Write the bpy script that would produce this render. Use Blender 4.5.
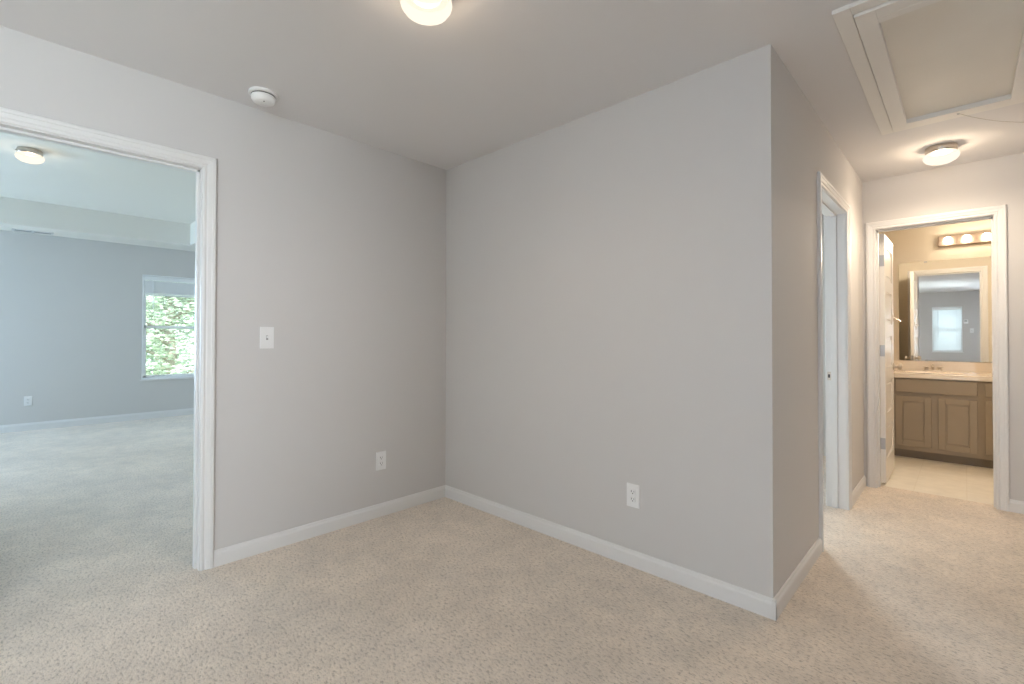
import bpy, bmesh, math, random
from mathutils import Vector, Matrix
random.seed(7)
S = bpy.context.scene
C = S.collection
for o in list(bpy.data.objects): bpy.data.objects.remove(o)

# ------------------------------------------------------------------ camera
HC = 1.1836
F_PX, YAW, PITCH, ROLL, CY = 473.456, 0.7638, 0.0110, 0.0014, 332.177
fw = Vector((-math.sin(YAW)*math.cos(PITCH), math.cos(YAW)*math.cos(PITCH), math.sin(PITCH)))
rt = Vector((math.cos(YAW), math.sin(YAW), 0)); up = rt.cross(fw)
r2 = rt*math.cos(ROLL) + up*math.sin(ROLL); u2 = up*math.cos(ROLL) - rt*math.sin(ROLL)
cd = bpy.data.cameras.new('camera'); cam = bpy.data.objects.new('camera', cd); C.objects.link(cam)
cd.sensor_width = 36.0; cd.sensor_fit = 'HORIZONTAL'; cd.lens = F_PX/1024*36.0
cd.shift_y = -(342.0-CY)/1024; cd.clip_start = 0.02; cd.clip_end = 300
cam.matrix_world = Matrix(((r2.x, u2.x, -fw.x, 0), (r2.y, u2.y, -fw.y, 0), (r2.z, u2.z, -fw.z, HC), (0, 0, 0, 1)))
S.camera = cam

# ------------------------------------------------------------------ light and exposure
S.view_settings.view_transform = 'Standard'; S.view_settings.look = 'None'
S.view_settings.gamma = 1.0; S.view_settings.use_curve_mapping = False
S.view_settings.exposure = 0.72
S.cycles.max_bounces = 16; S.cycles.diffuse_bounces = 10; S.cycles.glossy_bounces = 6
w = bpy.data.worlds.new('sky'); S.world = w; w.use_nodes = True
bg = w.node_tree.nodes['Background']; bg.inputs[0].default_value = (0.80, 0.91, 1.0, 1); bg.inputs[1].default_value = 3.4
sd = bpy.data.lights.new('sun', 'SUN'); sun = bpy.data.objects.new('sun', sd); C.objects.link(sun)
sd.energy = 6.5; sd.angle = 0.02; sd.color = (1, 0.96, 0.88)
sun.rotation_euler = Vector((-0.62, -0.25, -0.75)).to_track_quat('-Z', 'Y').to_euler()

def daylight(name, loc, aim, sx, sy, power, col=(0.78, 0.89, 1.0)):
    d = bpy.data.lights.new(name, 'AREA'); d.shape = 'RECTANGLE'; d.size = sx; d.size_y = sy
    d.energy = power; d.color = col
    o = bpy.data.objects.new(name, d); C.objects.link(o); o.location = loc
    o.rotation_euler = Vector(aim).to_track_quat('-Z', 'Z').to_euler()
    return o
# daylight outside the windows; several unseen windows are added for their light
daylight('daylight_west', (-8.85, -1.75, 1.35), (1, 0.0, 0.10), 1.6, 1.5, 100, (0.50, 0.70, 1.0))
daylight('fill_south', (-7.45, -3.65, 1.35), (0.0, 1, 0.15), 1.5, 1.5, 112, (0.50, 0.70, 1.0))  # fill through an unseen side window, placed to light floor and soffit
daylight('daylight_bedroom', (-2.30, 5.95, 1.45), (0.1, -1, -0.15), 1.2, 1.5, 128, (0.76, 0.86, 1.0))
daylight('fill_loft', (-1.85, -4.55, 1.3), (0.0, 1, 0.25), 1.3, 1.5, 12, (0.86, 0.89, 1.0))  # fill through an extra back window added out of view
daylight('daylight_behind_blind', (-0.36, -4.60, 1.42), (0.0, 1, 0.0), 0.7, 1.3, 22, (0.80, 0.90, 1.0))
daylight('fill_back_corner', (0.46, -4.60, 1.42), (-0.1, 1, 0.0), 0.24, 1.3, 95, (0.82, 0.86, 1.0))  # fill through an added narrow window, evens out the front wall
daylight('fill_right', (1.0, -1.75, 1.3), (-1, 0.35, 0.34), 1.5, 1.6, 92, (0.85, 0.88, 1.0))  # fill through an added right wall window, brightens the left wall

# ------------------------------------------------------------------ materials
def mat(name, col, rough=0.5, metal=0.0, spec=0.5, noise=None, bump=None, coat=0.0):
    m = bpy.data.materials.new(name); m.use_nodes = True
    nt = m.node_tree; b = nt.nodes['Principled BSDF']
    b.inputs['Base Color'].default_value = (*col, 1); b.inputs['Roughness'].default_value = rough
    b.inputs['Metallic'].default_value = metal; b.inputs['Specular IOR Level'].default_value = spec
    if coat: b.inputs['Coat Weight'].default_value = coat
    if noise or bump:
        tc = nt.nodes.new('ShaderNodeTexCoord')
    if noise:
        sc, amt = noise
        n = nt.nodes.new('ShaderNodeTexNoise'); n.inputs['Scale'].default_value = sc; n.inputs['Detail'].default_value = 3
        nt.links.new(tc.outputs['Object'], n.inputs['Vector'])
        r = nt.nodes.new('ShaderNodeMapRange'); r.inputs['To Min'].default_value = 1-amt; r.inputs['To Max'].default_value = 1+amt
        nt.links.new(n.outputs['Fac'], r.inputs['Value'])
        mx = nt.nodes.new('ShaderNodeMix'); mx.data_type = 'RGBA'; mx.blend_type = 'MULTIPLY'; mx.inputs[0].default_value = 1
        mx.inputs[6].default_value = (*col, 1)
        nt.links.new(r.outputs['Result'], mx.inputs[7]); nt.links.new(mx.outputs[2], b.inputs['Base Color'])
    if bump:
        sc, dist, st = bump
        n2 = nt.nodes.new('ShaderNodeTexNoise'); n2.inputs['Scale'].default_value = sc; n2.inputs['Detail'].default_value = 4
        nt.links.new(tc.outputs['Object'], n2.inputs['Vector'])
        bp = nt.nodes.new('ShaderNodeBump'); bp.inputs['Distance'].default_value = dist; bp.inputs['Strength'].default_value = st
        nt.links.new(n2.outputs['Fac'], bp.inputs['Height']); nt.links.new(bp.outputs['Normal'], b.inputs['Normal'])
    return m

M_WALL = mat('wall_paint', (0.60, 0.585, 0.575), 0.75, spec=0.25, noise=(1.4, 0.02), bump=(140, 0.001, 0.25))
M_CEIL = mat('ceiling_paint', (0.70, 0.69, 0.695), 0.9, spec=0.1, bump=(90, 0.001, 0.3))
M_BLUE = mat('bonus_room_paint', (0.61, 0.60, 0.585), 0.75, spec=0.25, noise=(1.4, 0.02))
M_TRAY = mat('tray_ceiling_paint', (0.78, 0.765, 0.72), 0.9, spec=0.1)
M_TRIM = mat('trim_paint', (0.72, 0.715, 0.71), 0.35, spec=0.5)
M_DOOR = mat('door_paint', (0.80, 0.78, 0.75), 0.28, spec=0.5)
M_HATCH = mat('hatch_paint', (0.76, 0.74, 0.71), 0.62)
M_PLY = mat('hatch_panel_paint', (0.72, 0.69, 0.64), 0.6, noise=(4, 0.05))
M_PLASTIC = mat('white_plastic', (0.80, 0.80, 0.80), 0.3)
M_SLOT = mat('dark_slot', (0.03, 0.03, 0.03), 0.6)
M_NICKEL = mat('brushed_nickel', (0.62, 0.56, 0.49), 0.32, 1.0)
M_STEEL = mat('satin_steel', (0.50, 0.50, 0.51), 0.38, 1.0)
M_CAB = mat('taupe_cabinet_paint', (0.32, 0.262, 0.19), 0.45, noise=(6, 0.05))
M_TOE = mat('toe_kick_paint', (0.22, 0.18, 0.14), 0.6)
M_COUNTER = mat('cultured_marble', (0.84, 0.76, 0.66), 0.18, noise=(9, 0.04), coat=0.4)
M_MIRROR = mat('mirror_silver', (0.90, 0.91, 0.90), 0.0, 1.0)
M_VINYL = mat('window_vinyl', (0.84, 0.86, 0.87), 0.35)
M_CORD = mat('cotton_cord', (0.45, 0.42, 0.38), 0.9)
M_BARK = mat('bark', (0.34, 0.29, 0.25), 0.9, noise=(12, 0.3))
M_BATHWALL = mat('bath_wall_paint', (0.68, 0.62, 0.52), 0.7, spec=0.25, noise=(1.4, 0.02))

def m_carpet():
    m = bpy.data.materials.new('frieze_carpet'); m.use_nodes = True; nt = m.node_tree; N = nt.nodes; L = nt.links
    b = N['Principled BSDF']; b.inputs['Roughness'].default_value = 1.0; b.inputs['Specular IOR Level'].default_value = 0.03
    b.inputs['Sheen Weight'].default_value = 0.42; b.inputs['Sheen Tint'].default_value = (0.80, 0.90, 1.0, 1)  # blue sheen tint puts the cool daylight into the carpet colour
    tc = N.new('ShaderNodeTexCoord')
    def noise(s, d, r=0.6):
        n = N.new('ShaderNodeTexNoise'); n.inputs['Scale'].default_value = s; n.inputs['Detail'].default_value = d
        n.inputs['Roughness'].default_value = r; L.new(tc.outputs['Object'], n.inputs['Vector']); return n
    mp = N.new('ShaderNodeMapping'); mp.inputs['Rotation'].default_value = (0, 0, 0.75); mp.inputs['Scale'].default_value = (0.62, 1.25, 1)
    L.new(tc.outputs['Object'], mp.inputs['Vector'])
    fine = noise(78, 5, 0.82); L.new(mp.outputs['Vector'], fine.inputs['Vector']); patch = noise(1.9, 4, 0.62); mid = noise(9, 3)
    cr = N.new('ShaderNodeValToRGB')
    e = cr.color_ramp.elements; e[0].position = 0.35; e[0].color = (0.42, 0.33, 0.245, 1); e[1].position = 0.62; e[1].color = (0.93, 0.81, 0.675, 1)
    k = cr.color_ramp.elements.new(0.48); k.color = (0.86, 0.735, 0.605, 1)
    L.new(fine.outputs['Fac'], cr.inputs['Fac'])
    ad = N.new('ShaderNodeMath'); ad.operation = 'ADD'
    h1 = N.new('ShaderNodeMath'); h1.operation = 'MULTIPLY'; h1.inputs[1].default_value = 0.6; L.new(patch.outputs['Fac'], h1.inputs[0])
    h2 = N.new('ShaderNodeMath'); h2.operation = 'MULTIPLY'; h2.inputs[1].default_value = 0.4; L.new(mid.outputs['Fac'], h2.inputs[0])
    L.new(h1.outputs[0], ad.inputs[0]); L.new(h2.outputs[0], ad.inputs[1])
    mr = N.new('ShaderNodeMapRange'); mr.inputs['From Min'].default_value = 0.38; mr.inputs['From Max'].default_value = 0.62
    mr.inputs['To Min'].default_value = 0.89; mr.inputs['To Max'].default_value = 1.10; L.new(ad.outputs[0], mr.inputs['Value'])
    mx = N.new('ShaderNodeMix'); mx.data_type = 'RGBA'; mx.blend_type = 'MULTIPLY'; mx.inputs[0].default_value = 1
    L.new(cr.outputs['Color'], mx.inputs[6]); L.new(mr.outputs['Result'], mx.inputs[7]); L.new(mx.outputs[2], b.inputs['Base Color'])
    bp = N.new('ShaderNodeBump'); bp.inputs['Distance'].default_value = 0.010; bp.inputs['Strength'].default_value = 0.9
    L.new(fine.outputs['Fac'], bp.inputs['Height']); L.new(bp.outputs['Normal'], b.inputs['Normal'])
    return m
M_CARPET = m_carpet()

def m_tile():
    m = bpy.data.materials.new('vinyl_tile'); m.use_nodes = True; nt = m.node_tree; N = nt.nodes; L = nt.links
    b = N['Principled BSDF']; b.inputs['Roughness'].default_value = 0.35
    tc = N.new('ShaderNodeTexCoord'); br = N.new('ShaderNodeTexBrick'); L.new(tc.outputs['Object'], br.inputs['Vector'])
    br.offset = 0.0; br.inputs['Scale'].default_value = 1; br.inputs['Brick Width'].default_value = 0.30; br.inputs['Row Height'].default_value = 0.30
    br.inputs['Mortar Size'].default_value = 0.003
    br.inputs['Color1'].default_value = (0.84, 0.79, 0.70, 1); br.inputs['Color2'].default_value = (0.82, 0.77, 0.675, 1); br.inputs['Mortar'].default_value = (0.78, 0.72, 0.62, 1)
    n = N.new('ShaderNodeTexNoise'); n.inputs['Scale'].default_value = 11; n.inputs['Detail'].default_value = 4; L.new(tc.outputs['Object'], n.inputs['Vector'])
    mr = N.new('ShaderNodeMapRange'); mr.inputs['To Min'].default_value = 0.88; mr.inputs['To Max'].default_value = 1.12; L.new(n.outputs['Fac'], mr.inputs['Value'])
    mx = N.new('ShaderNodeMix'); mx.data_type = 'RGBA'; mx.blend_type = 'MULTIPLY'; mx.inputs[0].default_value = 1
    L.new(br.outputs['Color'], mx.inputs[6]); L.new(mr.outputs['Result'], mx.inputs[7]); L.new(mx.outputs[2], b.inputs['Base Color'])
    return m
M_TILE = m_tile()

def m_pane():
    m = bpy.data.materials.new('window_glass'); m.use_nodes = True; nt = m.node_tree; N = nt.nodes; L = nt.links
    N.remove(N['Principled BSDF']); out = N['Material Output']
    t = N.new('ShaderNodeBsdfTransparent'); t.inputs[0].default_value = (0.95, 0.98, 0.97, 1)
    g = N.new('ShaderNodeBsdfGlossy'); g.inputs['Roughness'].default_value = 0.0
    f = N.new('ShaderNodeFresnel'); f.inputs[0].default_value = 1.45
    mx = N.new('ShaderNodeMixShader'); L.new(f.outputs[0], mx.inputs[0]); L.new(t.outputs[0], mx.inputs[1]); L.new(g.outputs[0], mx.inputs[2])
    L.new(mx.outputs[0], out.inputs['Surface']); return m
M_PANE = m_pane()

def m_translucent(name, col, mix):
    m = bpy.data.materials.new(name); m.use_nodes = True; nt = m.node_tree; N = nt.nodes; L = nt.links
    N.remove(N['Principled BSDF']); out = N['Material Output']
    d = N.new('ShaderNodeBsdfDiffuse'); d.inputs[0].default_value = (*col, 1)
    t = N.new('ShaderNodeBsdfTranslucent'); t.inputs[0].default_value = (*col, 1)
    mx = N.new('ShaderNodeMixShader'); mx.inputs[0].default_value = mix
    L.new(d.outputs[0], mx.inputs[1]); L.new(t.outputs[0], mx.inputs[2]); L.new(mx.outputs[0], out.inputs['Surface']); return m
M_SLAT = m_translucent('blind_slat', (0.82, 0.84, 0.85), 0.25)
M_LEAF = [m_translucent('leaf_%d' % i, c, 0.4) for i, c in enumerate([(0.53, 0.58, 0.49), (0.62, 0.66, 0.57), (0.40, 0.46, 0.40)])]

def m_glow(name, col, strength, clear):
    """Frosted lamp glass: it glows and lets part of the bulb's light straight through."""
    m = bpy.data.materials.new(name); m.use_nodes = True; nt = m.node_tree; N = nt.nodes; L = nt.links
    N.remove(N['Principled BSDF']); out = N['Material Output']
    e = N.new('ShaderNodeEmission'); e.inputs[0].default_value = (*col, 1); e.inputs[1].default_value = strength
    t = N.new('ShaderNodeBsdfTransparent'); t.inputs[0].default_value = (1, 0.97, 0.92, 1)
    mx = N.new('ShaderNodeMixShader'); mx.inputs[0].default_value = clear
    L.new(e.outputs[0], mx.inputs[1]); L.new(t.outputs[0], mx.inputs[2]); L.new(mx.outputs[0], out.inputs['Surface']); return m
M_DOME = m_glow('frosted_lamp_glass', (1.0, 0.87, 0.72), 0.8, 0.3)
M_BULB = m_glow('lit_bulb', (1.0, 0.83, 0.62), 21.0, 0.0)

# ------------------------------------------------------------------ mesh helpers
def box(bm, lo, hi, bev=0.0, seg=2):
    x0, y0, z0 = (min(a, b) for a, b in zip(lo, hi)); x1, y1, z1 = (max(a, b) for a, b in zip(lo, hi))
    v = [bm.verts.new(p) for p in ((x0,y0,z0),(x1,y0,z0),(x1,y1,z0),(x0,y1,z0),(x0,y0,z1),(x1,y0,z1),(x1,y1,z1),(x0,y1,z1))]
    fs = [bm.faces.new([v[i] for i in f]) for f in ((0,3,2,1),(4,5,6,7),(0,1,5,4),(1,2,6,5),(2,3,7,6),(3,0,4,7))]
    if bev > 0:
        es = list({e for f in fs for e in f.edges})
        bmesh.ops.bevel(bm, geom=es, offset=bev, segments=seg, profile=0.5, affect='EDGES')
def lathe(bm, prof, M=None, n=40):
    """Spin (r, z) points about z; M places the result."""
    M = M or Matrix(); rings = []
    for r, z in prof:
        rings.append([bm.verts.new(M @ Vector((0, 0, z)))] if r < 1e-6 else
                     [bm.verts.new(M @ Vector((r*math.cos(2*math.pi*i/n), r*math.sin(2*math.pi*i/n), z))) for i in range(n)])
    for a, b in zip(rings, rings[1:]):
        for i in range(n):
            j = (i+1) % n
            if len(a) == 1 and len(b) == 1: continue
            f = [a[0], b[i], b[j]] if len(a) == 1 else ([a[i], b[0], a[j]] if len(b) == 1 else [a[i], b[i], b[j], a[j]])
            try: bm.faces.new(f)
            except ValueError: pass
    for e in (rings[0], rings[-1]):
        if len(e) > 2:
            try: bm.faces.new(e)
            except ValueError: pass
def tube(bm, pts, r, n=8, taper=None):
    pts = [Vector(p) for p in pts]; rings = []
    for i, p in enumerate(pts):
        t = (pts[min(i+1, len(pts)-1)] - pts[max(i-1, 0)]).normalized()
        a = t.orthogonal().normalized() if i == 0 else (a - t*a.dot(t)).normalized()
        b = t.cross(a); rr = r if taper is None else r*(1+(taper-1)*i/(len(pts)-1))
        rings.append([bm.verts.new(p + (a*math.cos(2*math.pi*k/n) + b*math.sin(2*math.pi*k/n))*rr) for k in range(n)])
    for q, s in zip(rings, rings[1:]):
        for k in range(n): bm.faces.new([q[k], q[(k+1) % n], s[(k+1) % n], s[k]])
    bm.faces.new(rings[0][::-1]); bm.faces.new(rings[-1])
def obj(name, bm, m, parent=None, smooth=False):
    bmesh.ops.recalc_face_normals(bm, faces=bm.faces)
    me = bpy.data.meshes.new(name); bm.to_mesh(me); bm.free()
    for k in (m if isinstance(m, (list, tuple)) else [m]): me.materials.append(k)
    o = bpy.data.objects.new(name, me); C.objects.link(o)
    if smooth:
        for p in me.polygons: p.use_smooth = True
        try:
            me.set_sharp_from_angle(angle=math.radians(38))
        except Exception: pass
    if parent is not None:
        o.parent = parent; o.location = -parent.location if parent.get('world_mesh') else (0, 0, 0)
    return o
def bmn(): return bmesh.new()
def boxes(name, lst, m, parent=None, bev=0.0):
    bm = bmn()
    for lo, hi in lst: box(bm, lo, hi, bev)
    return obj(name, bm, m, parent)
def struct(o): o['kind'] = 'structure'; return o
def thing(name, label, cat, loc, group=None, rot=(0, 0, 0)):
    o = bpy.data.objects.new(name, None); C.objects.link(o); o.location = loc; o.rotation_euler = rot
    o['label'] = label; o['category'] = cat; o.empty_display_size = 0.05
    if group: o['group'] = group
    return o
def copy_thing(root, loc, label, rot=None):
    def cp(o, par):
        c = o.copy(); C.objects.link(c)
        if par is not None:
            c.parent = par
        for ch in list(o.children): cp(ch, c)
        return c
    r = cp(root, None); r.location = loc; r['label'] = label
    if rot is not None: r.rotation_euler = rot
    return r

# ------------------------------------------------------------------ geometry of the place
H = 2.44; XL = -2.8077; YR = 2.2166; XH = -0.5933; YB = 4.7023; T = 0.115
XR = 0.62; YK = -4.18; XF = -8.555; ZS = 2.495; ZT = 2.80; YS = 2.235; YLO = -3.3
YM = 6.66; XBL = -0.665; XBR = 0.98
DT = 2.045
LD = (-0.20, 0.644)       # doorway in the left wall (y)
HD = (3.150, 3.955)      # doorway in the hall wall (y)
BD = (-0.508, 0.147)     # bathroom doorway (x)

struct(boxes('floor', [((XF-0.1, YLO-0.1, -0.12), (XL, YS+0.1, 0)), ((XL, YK-0.1, -0.12), (XR+0.1, YB, 0)),
                       ((-3.4, YS+0.1, -0.12), (XL, 5.7, 0)), ((XL, YB, -0.12), (-0.70, 5.7, 0)), ((BD[0]-0.03, YB, -0.12), (BD[1]+0.03, 4.80, 0))], M_CARPET))
struct(boxes('floor_bathroom', [((XBL-0.05, 4.801, -0.12), (XBR+0.05, YM+0.1, -0.005))], M_TILE))

def wall_x(name, x0, x1, y0, y1, openings, m, top=H+0.03):
    """Wall running along y, with (y0, y1, z0, z1) openings."""
    L = []; y = y0
    for a, b, z0, z1 in sorted(openings):
        L.append(((x0, y, -0.1), (x1, a, top)))
        if z0 > 0: L.append(((x0, a, -0.1), (x1, b, z0)))
        L.append(((x0, a, z1), (x1, b, top))); y = b
    L.append(((x0, y, -0.1), (x1, y1, top)))
    return struct(boxes(name, L, m))
def wall_y(name, y0, y1, x0, x1, openings, m, top=H+0.03):
    L = []; x = x0
    for a, b, z0, z1 in sorted(openings):
        L.append(((x, y0, -0.1), (a, y1, top)))
        if z0 > 0: L.append(((a, y0, -0.1), (b, y1, z0)))
        L.append(((a, y0, z1), (b, y1, top))); x = b
    L.append(((x, y0, -0.1), (x1, y1, top)))
    return struct(boxes(name, L, m))
J = 0.02
# loft and hall
wall_x('wall_left', XL-T, XL, YK-T, YS, [(LD[0]-J, LD[1]+J, 0, DT+J)], M_WALL, 2.9)
wall_y('wall_front', YR, YR+T, XL, XH, [], M_WALL)
wall_x('wall_hall', XH-T, XH, YR+T, YB+0.06, [(HD[0]-J, HD[1]+J, 0, DT+J)], M_WALL)
wall_y('wall_end', YB, YB+0.06, XH, XR, [(BD[0]-J, BD[1]+J, 0, DT+J)], M_WALL)
wall_y('wall_bathroom_near', YB+0.06, YB+T, XBL, XBR, [(BD[0]-J, BD[1]+J, 0, DT+J)], M_BATHWALL)
wall_x('wall_right', XR, XR+T, YK-T, YB+0.06, [(-2.55, -0.95, 0.7, 2.1)], M_WALL)
BW = (-0.665, -0.055, 0.80, 2.03)
wall_y('wall_back', YK-T, YK, XL, XR+T, [(-2.35, -1.35, 0.75, 2.05), BW, (0.34, 0.58, 0.75, 2.05)], M_WALL)
# bonus room
W1 = (1.235, 2.09, 0.565, 2.085)
wall_x('wall_bonus_far', XF-T, XF, YLO-T, YS+T, [(-2.45, -1.05, 0.6, 2.1), W1], M_BLUE, 2.9)
wall_y('wall_bonus_right', YS, YS+T, XF, XL, [], M_BLUE, 2.9)
wall_y('wall_bonus_left', YLO-T, YLO, XF, XL-T, [(-8.2, -6.7, 0.6, 2.1)], M_BLUE, 2.9)
# bedroom behind the hall doorway
wall_y('wall_bedroom_far', 5.6, 5.6+T, -3.3, XH-T, [(-2.85, -1.75, 0.6, 2.1)], M_BLUE)
wall_x('wall_bedroom_left', -3.3-T, -3.3, YS+T, 5.6+T, [], M_BLUE)
# bathroom
wall_x('wall_bathroom_left', XH-T, XBL, YB+0.06, YM+T, [], M_BATHWALL)
wall_x('wall_bathroom_right', XBR, XBR+T, YB+0.06, YM+T, [], M_BATHWALL)
wall_y('wall_bathroom_far', YM, YM+T, XBL, XBR, [], M_BATHWALL)

AT = (-0.308, 0.250, 2.207, 3.593)       # attic opening x0 x1 y0 y1
struct(boxes('ceiling', [((XL, YK-T, H), (AT[0], YB, H+0.1)), ((AT[1], YK-T, H), (XR+T, YB, H+0.1)),
                         ((AT[0], YK-T, H), (AT[1], AT[2], H+0.1)), ((AT[0], AT[3], H), (AT[1], YB, H+0.1)),
                         ((-3.4, YS+T, H), (XL, 5.7, H+0.1)), ((XL, YB, H), (XBL, 5.7, H+0.1)), ((XBL, YB, H), (XBR+T, YM+T, H+0.1)),
                         ((AT[0]-0.1, AT[2]-0.1, H+0.1), (AT[1]+0.1, AT[3]+0.1, H+0.15))], M_CEIL))
XS = -8.02; YSR = 1.70; XN = -3.45; YN = -2.76
struct(boxes('ceiling_tray', [((XF-T, YLO-T, ZT), (XL-T, YS+T, ZT+0.08)),
                              ((XF-0.01, YLO-0.01, ZS), (XS, YS+0.01, ZT)), ((XS, YSR, ZS), (XN, YS+0.01, ZT)),
                              ((XN, YLO-0.01, ZS), (XL-T+0.01, YS+0.01, ZT)), ((XS, YLO-0.01, ZS), (XN, YN, ZT))], M_TRAY))

# ------------------------------------------------------------------ baseboards
def baseboard(name, p0, p1, nrm, h=0.083, t=0.014, m=None):
    """p0 -> p1 along the wall foot, nrm points into the room."""
    p0 = Vector((*p0, 0)); p1 = Vector((*p1, 0)); n = Vector((*nrm, 0)); bm = bmn()
    prof = [(0, -0.01), (t, -0.01), (t, h*0.70), (t*0.90, h*0.78), (t*0.60, h*0.86), (t*0.50, h*0.94), (t*0.30, h), (0, h)]
    rows = [[bm.verts.new(p + n*d + Vector((0, 0, z))) for d, z in prof] for p in (p0, p1)]
    k = len(prof)
    for i in range(k): bm.faces.new([rows[0][i], rows[0][(i+1) % k], rows[1][(i+1) % k], rows[1][i]])
    bm.faces.new(rows[0]); bm.faces.new(rows[1][::-1])
    return struct(obj(name, bm, m or M_TRIM))
CW = 0.058
baseboard('baseboard_left', (XL, LD[1]+CW+0.005), (XL, YR), (1, 0))
baseboard('baseboard_left_rear', (XL, YK), (XL, LD[0]-CW-0.005), (1, 0))
baseboard('baseboard_front', (XL, YR), (XH+0.014, YR), (0, -1))
baseboard('baseboard_hall', (XH, YR-0.0142), (XH, HD[0]-CW), (1, 0))
baseboard('baseboard_hall_far', (XH, HD[1]+CW), (XH, YB), (1, 0))
baseboard('baseboard_end', (BD[1]+CW+0.004, YB), (XR, YB), (0, -1))
baseboard('baseboard_right', (XR, YK), (XR, YB), (-1, 0))
baseboard('baseboard_back', (XL, YK), (XR, YK), (0, 1))
baseboard('baseboard_bonus_far', (XF, YLO), (XF, YS), (1, 0), h=0.095)
baseboard('baseboard_bonus_right', (XF, YS), (XL-T, YS), (0, -1), h=0.095)
baseboard('baseboard_bathroom', (XBL, 5.55), (XBL, 6.08), (1, 0))

# ------------------------------------------------------------------ doorway trim
PROF = [(0.0, 0.0), (0.0, 0.008), (0.004, 0.0105), (0.010, 0.0105), (0.013, 0.008), (0.017, 0.0085), (0.021, 0.012), (0.037, 0.0145),
        (0.040, 0.0175), (0.052, 0.0175), (0.056, 0.015), (CW, 0.011), (CW, 0.0)]
def casing(parent, axis, val, nsign, a0, a1, ztop, wd=CW, m=None):
    """Mitred casing round an opening whose reveal edges are a0..a1, in the plane axis = val."""
    bm = bmn(); rows = []; k = wd/CW
    for d, h in PROF:
        d *= k; pts = [(a0-d, -0.005), (a0-d, ztop+d), (a1+d, ztop+d), (a1+d, -0.005)]; hv = val + nsign*h
        rows.append([bm.verts.new((hv, a, z) if axis == 'x' else (a, hv, z)) for a, z in pts])
    for q, s in zip(rows, rows[1:]):
        for i in range(3): bm.faces.new([q[i], q[i+1], s[i+1], s[i]])
    for i in (0, 3): bm.faces.new([r[i] for r in rows])
    return obj('casing', bm, m or M_TRIM, parent)
def jamb(parent, axis, v0, v1, a0, a1, ztop, stop_at):
    bm = bmn()
    def B(lo, hi):
        box(bm, (lo[0], lo[1], lo[2]) if axis == 'x' else (lo[1], lo[0], lo[2]), (hi[0], hi[1], hi[2]) if axis == 'x' else (hi[1], hi[0], hi[2]), 0.001, 1)
    B((v0, a0-J, -0.01), (v1, a0, ztop+J)); B((v0, a1, -0.01), (v1, a1+J, ztop+J)); B((v0, a0-0.001, ztop), (v1, a1+0.001, ztop+J))
    o = obj('jamb', bm, M_TRIM, parent)
    if stop_at is not None:
        bm = bmn(); s0, s1 = stop_at
        B((s0, a0, -0.005), (s1, a0+0.011, ztop)); B((s0, a1-0.011, -0.005), (s1, a1, ztop)); B((s0, a0, ztop-0.011), (s1, a1, ztop))
        obj('door_stop', bm, M_TRIM, parent)
    return o
def doorway(name):
    o = bpy.data.objects.new(name, None); C.objects.link(o); o['kind'] = 'structure'; return o
t1 = doorway('trim_1')
casing(t1, 'x', XL, 1, LD[0]-0.005, LD[1]+0.005, DT+0.005); casing(t1, 'x', XL-T, -1, LD[0]-0.005, LD[1]+0.005, DT+0.005)
jamb(t1, 'x', XL-T, XL, LD[0], LD[1], DT, (XL-0.075, XL-0.04))
t2 = doorway('trim_2')
casing(t2, 'x', XH, 1, HD[0]-0.004, HD[1]+0.004, DT+0.005, 0.062); casing(t2, 'x', XH-T, -1, HD[0]-0.004, HD[1]+0.004, DT+0.005)
jamb(t2, 'x', XH-T, XH, HD[0], HD[1], DT, (XH-0.086, XH-0.053))
bm = bmn(); box(bm, (XH-0.112, HD[1]-0.0015, 0.885), (XH-0.090, HD[1]+0.001, 0.945), 0.0006, 1)
sp = obj('strike_plate', bm, M_NICKEL, t2)
bm = bmn(); box(bm, (XH-0.108, HD[1]-0.002, 0.903), (XH-0.096, HD[1]-0.0012, 0.927)); obj('strike_hole', bm, M_SLOT, sp)
t3 = doorway('trim_3')
casing(t3, 'y', YB, -1, BD[0]-0.004, BD[1]+0.004, DT-0.002, 0.059); casing(t3, 'y', YB+T, 1, BD[0]-0.004, BD[1]+0.004, DT-0.002, 0.059)
jamb(t3, 'y', YB, YB+T, BD[0], BD[1], DT-0.006, (YB+0.035, YB+0.075))

# ------------------------------------------------------------------ bathroom door, standing open against the left wall
def panel_leaf(name, m, parent):
    """A five-panel leaf, local: hinge edge at y = 0, width along +y, thickness along +x."""
    wd, tk, z0, z1, st = 0.625, 0.035, 0.012, 2.03, 0.105
    bm = bmn(); n = 5; rail = 0.10; gap = (z1-z0-rail*(n+1)-0.09)/n
    box(bm, (0, 0, z0), (tk, st, z1), 0.0015, 1); box(bm, (0, wd-st, z0), (tk, wd, z1), 0.0015, 1)
    z = z0
    for i in range(n+1):
        rh = rail + (0.09 if i == 0 else 0)
        box(bm, (0.0003, st-0.002, z), (tk-0.0003, wd-st+0.002, z+rh)); z += rh
        if i < n:
            box(bm, (0.010, st-0.002, z-0.002), (tk-0.010, wd-st+0.002, z+gap+0.002))
            for x0, x1, xr in ((tk-0.010, tk-0.001, 1), (0.010, 0.001, -1)):          # sticking and raised field
                a, b, c, d = st, wd-st, z, z+gap
                for lo, hi in (((x0, a, c), (x1, a+0.012, d)), ((x0, b-0.012, c), (x1, b, d)), ((x0, a, c), (x1, b, c+0.012)), ((x0, a, d-0.012), (x1, b, d))):
                    box(bm, lo, (x0+(hi[0]-x0)*0.45, hi[1], hi[2]), 0.002, 1)
                box(bm, (x0, a+0.035, c+0.035), (x0+(x1-x0)*0.7, b-0.035, d-0.035), 0.004, 1)
            z += gap
    return obj(name, bm, m, parent)
d1 = doorway('door_1'); d1.location = (-0.5035, 4.845, 0)
d1['label'] = 'white five panel bathroom door standing open against the left wall'
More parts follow.
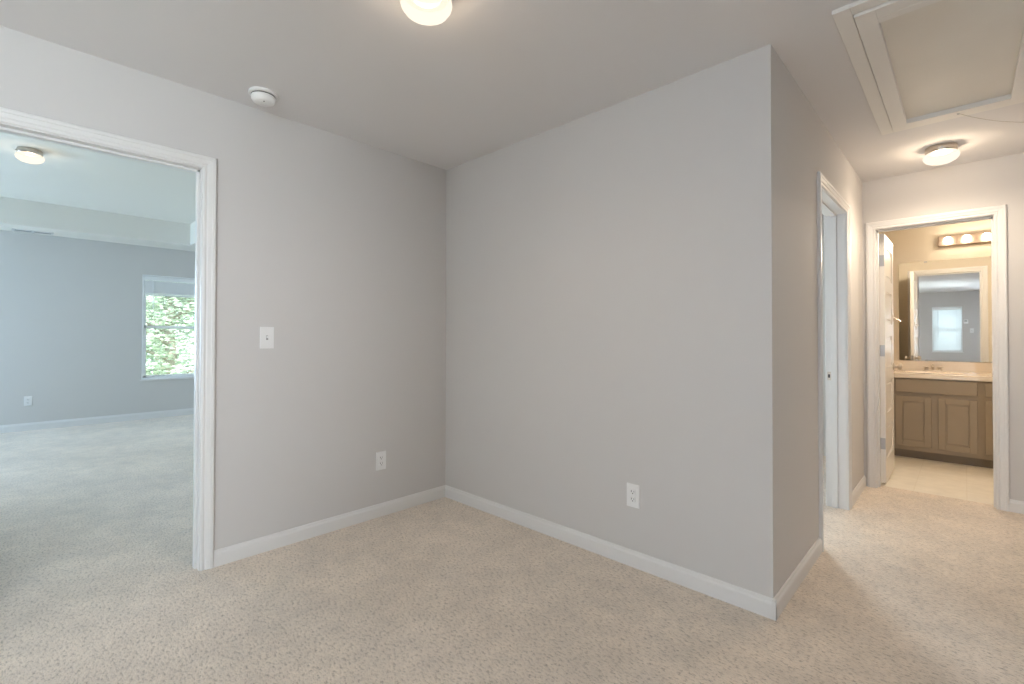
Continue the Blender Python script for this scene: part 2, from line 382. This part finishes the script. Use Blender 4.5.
panel_leaf('leaf', M_DOOR, d1)
for z in (0.33, 1.08, 1.81):
    bm = bmn(); box(bm, (0.001, -0.003, z-0.045), (0.033, 0.001, z+0.045), 0.001, 1)
    box(bm, (-0.006, -0.026, z-0.045), (-0.0035, -0.002, z+0.045), 0.0008, 1)
    lathe(bm, [(0.0, -0.046), (0.006, -0.046), (0.006, 0.046), (0.0, 0.046)], Matrix.Translation((-0.003, -0.006, z)), 12)
    obj('hinge', bm, M_STEEL, d1)
for sgn, nm in ((1, 'door_knob'), (-1, 'door_knob')):
    bm = bmn(); M = Matrix.Translation((0.035 if sgn > 0 else 0, 0.565, 0.93)) @ Matrix.Rotation(math.pi/2*sgn, 4, 'Y')
    lathe(bm, [(0, 0), (0.031, 0), (0.031, 0.004), (0.024, 0.009), (0.011, 0.011), (0.011, 0.028), (0.020, 0.034), (0.0265, 0.044), (0.027, 0.052), (0.022, 0.061), (0.010, 0.065), (0, 0.0655)], M, 28)
    obj(nm, bm, M_NICKEL, d1, True)
bm = bmn(); box(bm, (0.006, 0.6245, 0.90), (0.029, 0.6265, 0.96), 0.0006, 1); obj('latch_plate', bm, M_STEEL, d1)
bm = bmn(); box(bm, (0.035, 0.575, 1.33), (0.040, 0.60, 1.39), 0.0015, 1)
tube(bm, [(0.038, 0.588, 1.365), (0.060, 0.588, 1.352), (0.078, 0.588, 1.336), (0.090, 0.588, 1.330), (0.096, 0.588, 1.342)], 0.004)
obj('robe_hook', bm, M_NICKEL, d1, True)

# ------------------------------------------------------------------ windows
def window(name, axis, val, out, a0, a1, z0, z1, pane_mat=M_PANE):
    """Double-hung window set in an opening; `out` is the outward sign."""
    root = doorway(name)
    def P(d, a, z): return (val+out*d, a, z) if axis == 'x' else (a, val+out*d, z)
    def mk(nm, lst, m, par, bev=0.003):
        bm = bmn()
        for lo, hi in lst: box(bm, P(*lo), P(*hi), bev, 1)
        return obj(nm, bm, m, par)
    zm = (z0+z1)/2
    mk('window_frame', [((0.0, a0, z0), (0.10, a0+0.022, z1)), ((0.0, a1-0.022, z0), (0.10, a1, z1)), ((0.0, a0, z1-0.022), (0.10, a1, z1)), ((-0.002, a0, z0), (0.10, a1, z0+0.025))], M_VINYL, root)
    mk('window_sill', [((-0.022, a0-0.02, z0-0.018), (0.05, a1+0.02, z0+0.004))], M_TRIM, root)
    for nm, d, q0, q1 in (('lower_sash', 0.035, z0+0.024, zm+0.022), ('upper_sash', 0.068, zm-0.022, z1-0.02)):
        f = 0.036
        s = mk(nm, [((d, a0+0.02, q0), (d+0.03, a0+0.02+f, q1)), ((d, a1-0.02-f, q0), (d+0.03, a1-0.02, q1)),
                    ((d, a0+0.02, q0), (d+0.03, a1-0.02, q0+f)), ((d, a0+0.02, q1-f), (d+0.03, a1-0.02, q1))], M_VINYL, root)
        mk('pane', [((d+0.013, a0+0.05, q0+0.03), (d+0.017, a1-0.05, q1-0.03))], pane_mat, s, 0)
    return root
window('window_1', 'x', XF, -1, *W1)
window('window_2', 'y', YK, -1, *BW)
window('added_window_3', 'y', YK, -1, -2.35, -1.35, 0.75, 2.05)  # unseen window added to let fill light into the loft
window('added_window_8', 'y', YK, -1, 0.34, 0.58, 0.75, 2.05)  # unseen narrow window added to brighten the front wall
window('window_4', 'x', XF, -1, -2.45, -1.05, 0.6, 2.1)
window('added_window_5', 'y', YLO, -1, -8.2, -6.7, 0.6, 2.1)  # unseen window, placed for the light it gives the bonus room
window('added_window_7', 'x', XR, 1, -2.55, -0.95, 0.7, 2.1)  # unseen window added behind the camera to light the left wall
window('window_6', 'y', 5.6, 1, -2.85, -1.75, 0.6, 2.1)

def blind(label, axis, val, out, a0, a1, ztop, zbot, raised):
    loc = (val+out*0.03, (a0+a1)/2, zbot) if axis == 'x' else ((a0+a1)/2, val+out*0.03, zbot)
    r = thing('window_blind', label, 'blind', loc); r['world_mesh'] = 1
    def P(d, a, z): return (val+out*d, a, z) if axis == 'x' else (a, val+out*d, z)
    bm = bmn(); box(bm, P(0.0, a0, ztop-0.045), P(0.034, a1, ztop), 0.003, 1)
    box(bm, P(-0.006, a0-0.001, ztop-0.058), P(-0.001, a1+0.001, ztop), 0.002, 1); obj('headrail', bm, M_VINYL, r)
    bm = bmn()
    if raised:
        n = 22; z = zbot+0.028; top = ztop-0.060; dz = (top-z)/n
        for i in range(n):
            q = z+i*dz; s = random.uniform(-0.002, 0.002); box(bm, P(-0.004+s, a0+0.004, q), P(0.033+s, a1-0.004, q+dz*0.82))
    else:
        z = zbot+0.03; top = ztop-0.055; n = int((top-z)/0.043); dz = (top-z)/n
        for i in range(n):
            q = z+i*dz
            vs = [bm.verts.new(P(*p)) for p in ((0.008, a0+0.004, q-0.006), (0.008, a1-0.004, q-0.006), (0.022, a1-0.004, q+dz), (0.022, a0+0.004, q+dz))]
            v2 = [bm.verts.new(P(*p)) for p in ((0.0105, a0+0.004, q-0.006), (0.0105, a1-0.004, q-0.006), (0.0245, a1-0.004, q+dz), (0.0245, a0+0.004, q+dz))]
            bm.faces.new(vs); bm.faces.new(v2[::-1])
            for i2 in range(4): bm.faces.new([vs[i2], vs[(i2+1) % 4], v2[(i2+1) % 4], v2[i2]])
    obj('slats', bm, M_VINYL if raised else M_SLAT, r)
    bm = bmn(); box(bm, P(-0.002, a0+0.003, zbot), P(0.030, a1-0.003, zbot+0.022), 0.004, 2); obj('bottom_rail', bm, M_VINYL, r)
    bm = bmn(); wl = 0.42 if raised else 0.75
    tube(bm, [P(-0.012, a0+0.10, ztop-0.05), P(-0.016, a0+0.102, ztop-0.05-wl/2), P(-0.014, a0+0.104, ztop-0.05-wl)], 0.004); obj('tilt_wand', bm, M_VINYL, r, True)
    for f in (0.16, 0.84):
        bm = bmn(); a = a0+(a1-a0)*f; tube(bm, [P(-0.0075, a, ztop-0.05), P(-0.0075, a, zbot+0.01)], 0.0012, 6)
        obj('ladder_cord', bm, M_VINYL, r)
    return r
blind('white blind drawn up to the top of the window with trees outside', 'x', XF, -1, W1[0]+0.024, W1[1]-0.024, W1[3]-0.024, 1.785, True)
blind('white blind let down and closed over the window reflected in the bathroom mirror', 'y', YK, -1, BW[0]+0.024, BW[1]-0.024, BW[3]-0.024, BW[2]+0.03, False)

# ------------------------------------------------------------------ trees beyond the bonus room window
def tree(label, x, y, base, height, rad, nleaf):
    r = thing('leafy_tree', label, 'tree', (x, y, base), 'trees outside the window')
    bm = bmn(); rnd = random.Random(int(x*31+y*17))
    tube(bm, [(0, 0, 0), (0.1, 0.05, height*0.35), (0.05, -0.1, height*0.65), (0.0, 0.0, height*0.93)], 0.22, 10, 0.25)
    tips = []
    for i in range(26):
        z = height*rnd.uniform(0.25, 0.9); a = rnd.uniform(0, 6.28); l = rad*rnd.uniform(0.5, 1.0)*(1.15-0.6*z/height)
        e = Vector((math.cos(a)*l, math.sin(a)*l, z+l*0.35)); tube(bm, [(0.05, 0, z), e*0.5+Vector((0, 0, z*0.5+0.1)), e], 0.05, 6, 0.3); tips.append(e)
        tips.append(e*0.6+Vector((0, 0, z*0.4)))
    obj('trunk', bm, M_BARK, r)
    bm = bmn()
    for i in range(nleaf):
        t = rnd.choice(tips); s = rad*0.34
        p = t + Vector((rnd.gauss(0, s), rnd.gauss(0, s), rnd.gauss(0, s*0.8)))
        h = math.hypot(p.x, p.y)
        if h > rad: p.x *= rad/h*rnd.uniform(0.75, 1); p.y *= rad/h*rnd.uniform(0.75, 1)
        q = Matrix.Rotation(rnd.uniform(0, 6.28), 3, 'Z') @ Matrix.Rotation(rnd.uniform(-1.2, 1.2), 3, 'X')
        l = rnd.uniform(0.05, 0.10); wd = l*0.5
        vs = [bm.verts.new(p + q @ Vector(c)) for c in ((-l, 0, 0), (-l*0.2, -wd, 0.02), (l, 0, 0), (-l*0.2, wd, 0.02))]
        f = bm.faces.new(vs); f.material_index = rnd.randrange(3)
    me = bpy.data.meshes.new('foliage'); bm.to_mesh(me); bm.free()
    for k in M_LEAF: me.materials.append(k)
    o = bpy.data.objects.new('foliage', me); C.objects.link(o); o.parent = r
    return r
TL = [('leafy green tree right outside the window below the raised blind', -15.4, 2.9, 7.2, 2.2, 15000),
      ('taller green tree behind, showing in the upper window sash', -21.5, 3.6, 10.5, 3.0, 14000),
      ('green tree to the right outside the window, mostly hidden by the wall', -15.8, 7.9, 7.8, 2.3, 7000),
      ('green tree to the left outside the window, behind the bonus room wall', -16.5, -2.1, 7.5, 2.3, 7000)]
for l, x, y, hh, rr, n in TL: tree(l, x, y, -3.4, hh, rr, n)
struct(boxes('ground', [((-45, -25, -3.7), (20, 30, -3.4))], mat('lawn', (0.20, 0.30, 0.10), 0.9, noise=(3, 0.2))))

# ------------------------------------------------------------------ ceiling lights
def spot_down(r, power, loc, aim, col=(1.0, 0.82, 0.62)):
    sd_ = bpy.data.lights.new('lamp_fill', 'SPOT'); sd_.energy = power; sd_.color = col  # fill spot added outside the lamp glass to brighten the room
    sd_.spot_size = math.radians(172); sd_.spot_blend = 1.0; sd_.shadow_soft_size = 0.02
    so = bpy.data.objects.new('lamp_fill', sd_); C.objects.link(so); so.parent = r; so.location = loc
    so.rotation_euler = Vector(aim).to_track_quat('-Z', 'Y').to_euler()
def ceiling_light(label, loc, power, first=None):
    """Mushroom flush mount; the Empty sits at the ceiling."""
    if first: return copy_thing(first, loc, label)
    r = thing('ceiling_light', label, 'ceiling light', loc, 'flush mounted ceiling lights')
    bm = bmn(); lathe(bm, [(0, 0), (0.079, 0), (0.081, -0.003), (0.081, -0.037), (0.078, -0.041), (0.055, -0.041), (0.055, -0.034), (0, -0.034)], n=56); obj('rim', bm, M_NICKEL, r, True)
    bm = bmn(); pr = [(0.076, -0.040), (0.085, -0.046), (0.0905, -0.055), (0.0920, -0.064), (0.089, -0.076), (0.079, -0.090), (0.060, -0.102), (0.033, -0.109), (0, -0.112)]
    lathe(bm, pr, n=56)
    for f in [f for f in bm.faces if len(f.verts) > 8]: bm.faces.remove(f)
    obj('glass_shade', bm, M_DOME, r, True)
    for k in range(3):
        bm = bmn(); lathe(bm, [(0, 0), (0.005, 0), (0.006, 0.004), (0.004, 0.008), (0, 0.009)], Matrix.Rotation(0.6+k*2.094, 4, 'Z') @ Matrix.Translation((0.0805, 0, -0.022)) @ Matrix.Rotation(math.pi/2, 4, 'Y'), 12)
        obj('thumb_screw', bm, M_STEEL, r, True)
    ld = bpy.data.lights.new('lamp_light', 'POINT'); ld.energy = power; ld.color = (1.0, 0.82, 0.62); ld.shadow_soft_size = 0.03
    lo = bpy.data.objects.new('lamp_light', ld); C.objects.link(lo); lo.parent = r; lo.location = (0.0, 0.0, -0.094)
    spot_down(r, power*3.8, (0, 0, -0.118), (0, 0, -1))
    return r
cl = ceiling_light('round frosted ceiling light above the carpet, cut off by the top of the photo', (-1.385, 1.001, H), 3.5)
c2 = ceiling_light('round frosted ceiling light in the hall before the bathroom door', (-0.108, 4.19, H), 0, cl)
c3 = ceiling_light('round frosted ceiling light on the tray ceiling seen through the left doorway', (-5.84, 0.06, ZT), 0, cl)
for c, k in ((c2, 2.3), (c3, 0.6)):
    for ch in c.children:
        if ch.type == 'LIGHT': ch.data = ch.data.copy(); ch.data.energy *= k

# ------------------------------------------------------------------ smoke detector
sm = thing('smoke_detector', 'round white smoke detector on the ceiling near the left wall', 'smoke detector', (-2.605, 0.865, H))
bm = bmn(); lathe(bm, [(0, 0), (0.067, 0), (0.069, -0.003), (0.069, -0.012), (0.066, -0.015), (0, -0.015)], n=48); obj('mounting_base', bm, M_PLASTIC, sm, True)
bm = bmn(); lathe(bm, [(0, -0.015), (0.056, -0.015), (0.056, -0.019), (0.053, -0.019), (0, -0.019)], n=48); obj('sensing_slot', bm, M_SLOT, sm, True)
bm = bmn(); lathe(bm, [(0, -0.018), (0.055, -0.018), (0.057, -0.022), (0.056, -0.034), (0.050, -0.046), (0.040, -0.052), (0, -0.053)], n=48); obj('cover', bm, M_PLASTIC, sm, True)
bm = bmn(); lathe(bm, [(0, -0.052), (0.011, -0.052), (0.012, -0.054), (0.008, -0.057), (0, -0.057)], Matrix.Translation((0.012, -0.012, 0)), 20); obj('test_button', bm, M_PLASTIC, sm, True)
bm = bmn(); lathe(bm, [(0, -0.050), (0.003, -0.050), (0.003, -0.0545), (0, -0.055)], Matrix.Translation((0.028, -0.006, 0)), 10); obj('indicator_lamp', bm, M_SLOT, sm, True)

# ------------------------------------------------------------------ wall plates (local: plate in xz, facing -y)
def outlet_parts(r):
    bm = bmn(); box(bm, (-0.0365, -0.006, -0.060), (0.0365, 0.001, 0.060), 0.0025, 2); obj('cover_plate', bm, M_PLASTIC, r)
    for zc in (0.0195, -0.0195):
        bm = bmn(); box(bm, (-0.0165, -0.0078, zc-0.0135), (0.0165, -0.004, zc+0.0135), 0.004, 3); s = obj('receptacle', bm, M_PLASTIC, r)
        bm = bmn()
        for lo, hi in (((-0.0085, -0.0084, zc-0.002), (-0.0060, -0.0074, zc+0.008)), ((0.0060, -0.0084, zc-0.001), (0.0080, -0.0074, zc+0.007)), ((-0.0025, -0.0084, zc-0.010), (0.0025, -0.0074, zc-0.005))): box(bm, lo, hi)
        obj('slots', bm, M_SLOT, s)
    bm = bmn(); lathe(bm, [(0, 0), (0.003, 0), (0.0025, 0.0012), (0, 0.0014)], Matrix.Translation((0, -0.006, 0)) @ Matrix.Rotation(math.pi/2, 4, 'X'), 12); obj('screw', bm, M_PLASTIC, r)
def switch_parts(r):
    bm = bmn(); box(bm, (-0.0365, -0.006, -0.060), (0.0365, 0.001, 0.060), 0.0025, 2); obj('cover_plate', bm, M_PLASTIC, r)
    bm = bmn(); box(bm, (-0.0055, -0.0066, -0.0125), (0.0055, -0.0055, 0.0125)); obj('toggle_slot', bm, mat('plate_shadow_gap', (0.35, 0.34, 0.33), 0.6), r)
    bm = bmn(); box(bm, (-0.004, -0.019, -0.002), (0.004, -0.004, 0.010), 0.0015, 2); obj('toggle', bm, M_PLASTIC, r)
    for z in (0.030, -0.030):
        bm = bmn(); lathe(bm, [(0, 0), (0.003, 0), (0.0025, 0.0012), (0, 0.0014)], Matrix.Translation((0, -0.006, z)) @ Matrix.Rotation(math.pi/2, 4, 'X'), 12); obj('screw', bm, M_PLASTIC, r)
RZ_X = math.pi/2      # facing +x
o1 = thing('wall_outlet', 'white duplex outlet low on the left wall, near the room corner', 'outlet', (XL, 1.675, 0.365), 'duplex wall outlets', (0, 0, RZ_X)); outlet_parts(o1)
copy_thing(o1, (-1.2495, YR, 0.365), 'white duplex outlet low on the wide wall that ends at the hallway corner', (0, 0, 0))
copy_thing(o1, (XF, 0.098, 0.372), 'white duplex outlet on the far wall seen through the left doorway', (0, 0, RZ_X))
s1 = thing('light_switch', 'white single toggle light switch on the left wall beside the doorway', 'light switch', (XL, 0.959, 1.180), 'toggle light switches', (0, 0, RZ_X)); switch_parts(s1)
copy_thing(s1, (0.275, YB+T, 1.16), 'light switch beside the bathroom door, seen only in the mirror', (0, 0, math.pi))
copy_thing(s1, (0.125, YK, 1.38), 'light switch right of the blind in the mirror, lower of the two plates', (0, 0, math.pi))
th = thing('thermostat', 'small white wall control just right of the blind in the mirror', 'thermostat', (0.01, YK, 1.62))
bm = bmn(); box(bm, (-0.045, -0.001, -0.055), (0.045, 0.022, 0.055), 0.006, 3); obj('housing', bm, M_PLASTIC, th)
bm = bmn(); box(bm, (-0.028, 0.021, 0.0), (0.028, 0.0235, 0.035), 0.001, 1); obj('display', bm, mat('grey_display', (0.35, 0.38, 0.36), 0.3), th)

# ------------------------------------------------------------------ vent in the soffit
vt = thing('ceiling_vent', 'white slotted air vent under the soffit beyond the left doorway', 'vent', (-8.40, 0.122, ZS))
bm = bmn()
for lo, hi in (((-0.07, -0.185, -0.007), (0.07, -0.160, 0.001)), ((-0.07, 0.160, -0.007), (0.07, 0.185, 0.001)), ((-0.07, -0.185, -0.007), (-0.048, 0.185, 0.001)), ((0.048, -0.185, -0.007), (0.07, 0.185, 0.001)), ((-0.05, -0.011, -0.007), (0.05, 0.011, 0.001))): box(bm, lo, hi, 0.0015, 1)
obj('vent_frame', bm, M_PLASTIC, vt)
bm = bmn(); box(bm, (-0.05, -0.165, -0.001), (0.05, 0.165, 0.0005)); obj('duct_opening', bm, M_SLOT, vt)
bm = bmn()
for i in range(2):
    x = -0.030+i*0.034
    vs = [bm.verts.new(p) for p in ((x, -0.162, -0.0015), (x+0.009, -0.162, -0.006), (x+0.009, 0.162, -0.006), (x, 0.162, -0.0015))]; bm.faces.new(vs)
bmesh.ops.solidify(bm, geom=bm.faces[:], thickness=0.001); obj('louvers', bm, M_PLASTIC, vt)

# ------------------------------------------------------------------ attic hatch
ah = thing('attic_hatch', 'white pull-down attic hatch in the hallway ceiling with a pull cord', 'attic hatch', ((AT[0]+AT[1])/2, (AT[2]+AT[3])/2, H)); ah['world_mesh'] = 1
tw = 0.058
def ring(bm, x0, x1, y0, y1, wd, z0, z1, bev):
    box(bm, (x0, y0, z0), (x0+wd, y1, z1), bev, 1); box(bm, (x1-wd, y0, z0), (x1, y1, z1), bev, 1)
    box(bm, (x0+wd-0.001, y0, z0), (x1-wd+0.001, y0+wd, z1), bev, 1); box(bm, (x0+wd-0.001, y1-wd, z0), (x1-wd+0.001, y1, z1), bev, 1)
bm = bmn(); ring(bm, AT[0]-tw+0.003, AT[1]+tw-0.003, AT[2]-tw+0.003, AT[3]+tw-0.003, tw, H-0.017, H+0.0005, 0.002); obj('trim_frame', bm, M_HATCH, ah)
g = 0.006; PX0, PX1, PY0, PY1 = AT[0]+g, AT[1]-g, AT[2]+g, AT[3]-g
bm = bmn(); ring(bm, PX0, PX1, PY0, PY1, 0.066, H-0.026, H+0.012, 0.002); box(bm, (PX0+0.065, PY0+0.065, H-0.026), (PX1-0.065, PY0+0.108, H+0.012), 0.002, 1); pf = obj('panel_frame', bm, M_HATCH, ah)
bm = bmn(); box(bm, (PX0+0.06, PY0+0.06, H+0.0), (PX1-0.06, PY1-0.06, H+0.010)); obj('panel', bm, M_PLY, ah)
bm = bmn(); a = Vector((-0.02, 3.555, H-0.026))
lathe(bm, [(0, 0), (0.006, 0), (0.005, -0.006), (0, -0.007)], Matrix.Translation(a), 14); obj('cord_eyelet', bm, M_STEEL, ah)
bm = bmn(); b = Vector((XR-0.004, 3.64, 2.33)); pts = []
for i in range(25):
    t = i/24; p = a.lerp(b, t); p.z -= 0.115*4*t*(1-t)*0.75; pts.append(p)
tube(bm, pts, 0.0012, 6); obj('pull_cord', bm, M_CORD, ah, True)

# ------------------------------------------------------------------ vanity cabinet
YF, YTOE = 6.08, 6.155
vc = thing('vanity_cabinet', 'taupe bathroom vanity cabinet with panel doors under the cream countertop', 'cabinet', (0.18, 6.35, 0.0)); vc['world_mesh'] = 1
VX0, VX1 = XBL+0.004, XBR-0.004
bm = bmn()
for lo, hi in (((VX0, YF, 0.082), (VX1, YF+0.02, 0.790)), ((VX0, YF+0.02, 0.082), (VX0+0.018, YM-0.004, 0.789)), ((VX1-0.018, YF+0.02, 0.082), (VX1, YM-0.004, 0.789)),
               ((VX0+0.018, YF+0.02, 0.082), (VX1-0.018, YM-0.004, 0.10)), ((VX0+0.018, YM-0.012, 0.10), (VX1-0.018, YM-0.004, 0.789))): box(bm, lo, hi)
obj('cabinet_body', bm, M_CAB, vc)
bm = bmn(); box(bm, (VX0, YTOE, -0.006), (VX1, YM-0.02, 0.083)); obj('toe_kick', bm, M_TOE, vc)
def cab_panel(name, x0, x1, z0, z1, framed):
    bm = bmn(); d = 0.024
    if framed:
        f = 0.052
        box(bm, (x0, YF-d, z0), (x0+f, YF, z1), 0.002, 1); box(bm, (x1-f, YF-d, z0), (x1, YF, z1), 0.002, 1)
        box(bm, (x0+f-0.001, YF-d, z0), (x1-f+0.001, YF, z0+f), 0.002, 1); box(bm, (x0+f-0.001, YF-d, z1-f), (x1-f+0.001, YF, z1), 0.002, 1)
        box(bm, (x0+f-0.004, YF-d+0.014, z0+f-0.004), (x1-f+0.004, YF, z1-f+0.004))
        q = 0.009
        for lo, hi in (((x0+f, z0+f), (x0+f+q, z1-f)), ((x1-f-q, z0+f), (x1-f, z1-f)), ((x0+f, z0+f), (x1-f, z0+f+q)), ((x0+f, z1-f-q), (x1-f, z1-f))):
            box(bm, (lo[0], YF-d+0.006, lo[1]), (hi[0], YF-0.004, hi[1]), 0.002, 1)
    else:
        box(bm, (x0, YF-d, z0), (x1, YF, z1), 0.006, 2)
    return obj(name, bm, M_CAB, vc)
cab_panel('false_drawer_front', -0.507, 0.077, 0.650, 0.775, False)
for x0, x1 in ((-0.507, -0.240), (-0.191, 0.076), (0.125, 0.415), (0.465, 0.755)): cab_panel('cabinet_door', x0, x1, 0.126, 0.613, True)
for x0, x1 in ((0.125, 0.415), (0.465, 0.755)): cab_panel('drawer_front', x0, x1, 0.650, 0.775, False)

# countertop with a moulded basin and a backsplash
ct = thing('vanity_countertop', 'cream moulded countertop with basin and backsplash on the taupe vanity', 'countertop', (0.18, 6.35, 0.80)); ct['world_mesh'] = 1
bm = bmn(); ZC = 0.836; YC0 = 6.045; bx, by, ra, rb = -0.235, 6.345, 0.225, 0.165
nx, ny = 96, 40; grid = []
for j in range(ny+1):
    row = []
    for i in range(nx+1):
        x = VX0+(VX1-VX0)*i/nx; y = YC0+(YM-0.004-YC0)*j/ny; r = math.hypot((x-bx)/ra, (y-by)/rb)
        z = ZC - (0.13*(1-r**2.5) if r < 1 else 0) + (0.004*math.exp(-((r-1.06)/0.05)**2))
        row.append(bm.verts.new((x, y, z)))
    grid.append(row)
for j in range(ny):
    for i in range(nx): bm.faces.new([grid[j][i], grid[j][i+1], grid[j+1][i+1], grid[j+1][i]])
lowf = [bm.verts.new((v.co.x, v.co.y+0.002, 0.790)) for v in grid[0]]
lowf2 = [bm.verts.new((v.co.x, v.co.y-0.004, ZC-0.010)) for v in grid[0]]; lowf3 = [bm.verts.new((v.co.x, v.co.y-0.004, 0.796)) for v in grid[0]]
for A, B in ((grid[0], lowf2), (lowf2, lowf3), (lowf3, lowf)):
    for i in range(nx): bm.faces.new([A[i], A[i+1], B[i+1], B[i]])
bk = [bm.verts.new((v.co.x, YF+0.02, 0.7905)) for v in grid[0]]
for i in range(nx): bm.faces.new([lowf[i], lowf[i+1], bk[i+1], bk[i]])
obj('basin_top', bm, M_COUNTER, ct, True)
bm = bmn(); box(bm, (VX0, YM-0.022, ZC-0.004), (VX1, YM-0.002, 0.937), 0.003, 2); obj('backsplash', bm, M_COUNTER, ct)
bm = bmn(); lathe(bm, [(0, 0), (0.022, 0), (0.021, 0.002), (0.012, 0.003), (0, 0.001)], Matrix.Translation((bx, by, ZC-0.131)), 20); obj('drain', bm, M_NICKEL, ct, True)

fc = thing('basin_faucet', 'two handled nickel faucet behind the basin on the cream countertop', 'faucet', (bx-0.01, 6.560, ZC))
bm = bmn(); box(bm, (-0.078, -0.024, 0.0005), (0.078, 0.024, 0.016), 0.007, 3); obj('faucet_base', bm, M_NICKEL, fc, True)
bm = bmn(); tube(bm, [(0, 0.004, 0.012), (0, 0.002, 0.045), (0, -0.018, 0.066), (0, -0.055, 0.070), (0, -0.092, 0.060), (0, -0.102, 0.046)], 0.0115, 14, 0.8); obj('spout', bm, M_NICKEL, fc, True)
for sx in (-1, 1):
    bm = bmn(); lathe(bm, [(0, 0.010), (0.019, 0.010), (0.017, 0.026), (0.012, 0.030), (0.018, 0.036), (0.019, 0.048), (0.012, 0.055), (0, 0.056)], Matrix.Translation((0.052*sx, 0, 0)), 20)
    tube(bm, [(0.052*sx, 0, 0.046), (0.082*sx, -0.006, 0.050)], 0.005, 8, 0.8); obj('handle', bm, M_NICKEL, fc, True)

mi = thing('vanity_mirror', 'large frameless mirror on the bathroom wall above the countertop', 'mirror', (0.18, YM, 0.94)); mi['world_mesh'] = 1
bm = bmn(); box(bm, (-0.523, YM-0.008, 0.942), (0.90, YM-0.001, 1.995), 0.001, 1); obj('mirror_glass', bm, M_MIRROR, mi)
for x in (-0.30, 0.19, 0.68):
    for z in (0.944, 1.989):
        bm = bmn(); box(bm, (x-0.012, YM-0.012, z-0.006), (x+0.012, YM-0.0005, z+0.006), 0.001, 1); obj('mirror_clip', bm, M_STEEL, mi)

vl = thing('vanity_light', 'nickel light bar with round lit bulbs above the bathroom mirror', 'wall light', (0.087, YM, 2.186))
bm = bmn(); box(bm, (-0.288, -0.042, -0.053), (0.288, 0.0, 0.053), 0.006, 2); obj('light_bar', bm, mat('aged_nickel', (0.42, 0.33, 0.26), 0.38, 1.0), vl)
for x in (-0.211, -0.070, 0.071, 0.212):
    bm = bmn(); lathe(bm, [(0, 0), (0.024, 0), (0.024, 0.006), (0.017, 0.012), (0.016, 0.026), (0, 0.026)], Matrix.Translation((x, -0.042, 0)) @ Matrix.Rotation(math.pi/2, 4, 'X'), 20)
    s = obj('socket', bm, M_NICKEL, vl, True)
    bm = bmn(); lathe(bm, [(r_*0.80, 0.020+(z_-0.020)*0.80) for r_, z_ in ((0.013, 0.020), (0.016, 0.028), (0.028, 0.036), (0.036, 0.048), (0.039, 0.063), (0.036, 0.078), (0.027, 0.092), (0.014, 0.100), (0, 0.102))], Matrix.Translation((x, -0.042, 0)) @ Matrix.Rotation(math.pi/2, 4, 'X'), 28)
    obj('bulb', bm, M_BULB, s, True)
    spot_down(vl, 12, (x, -0.135, 0), (0, -1, -0.25), (1.0, 0.84, 0.65))
for o in bpy.data.objects:
    if 'world_mesh' in o: del o['world_mesh']
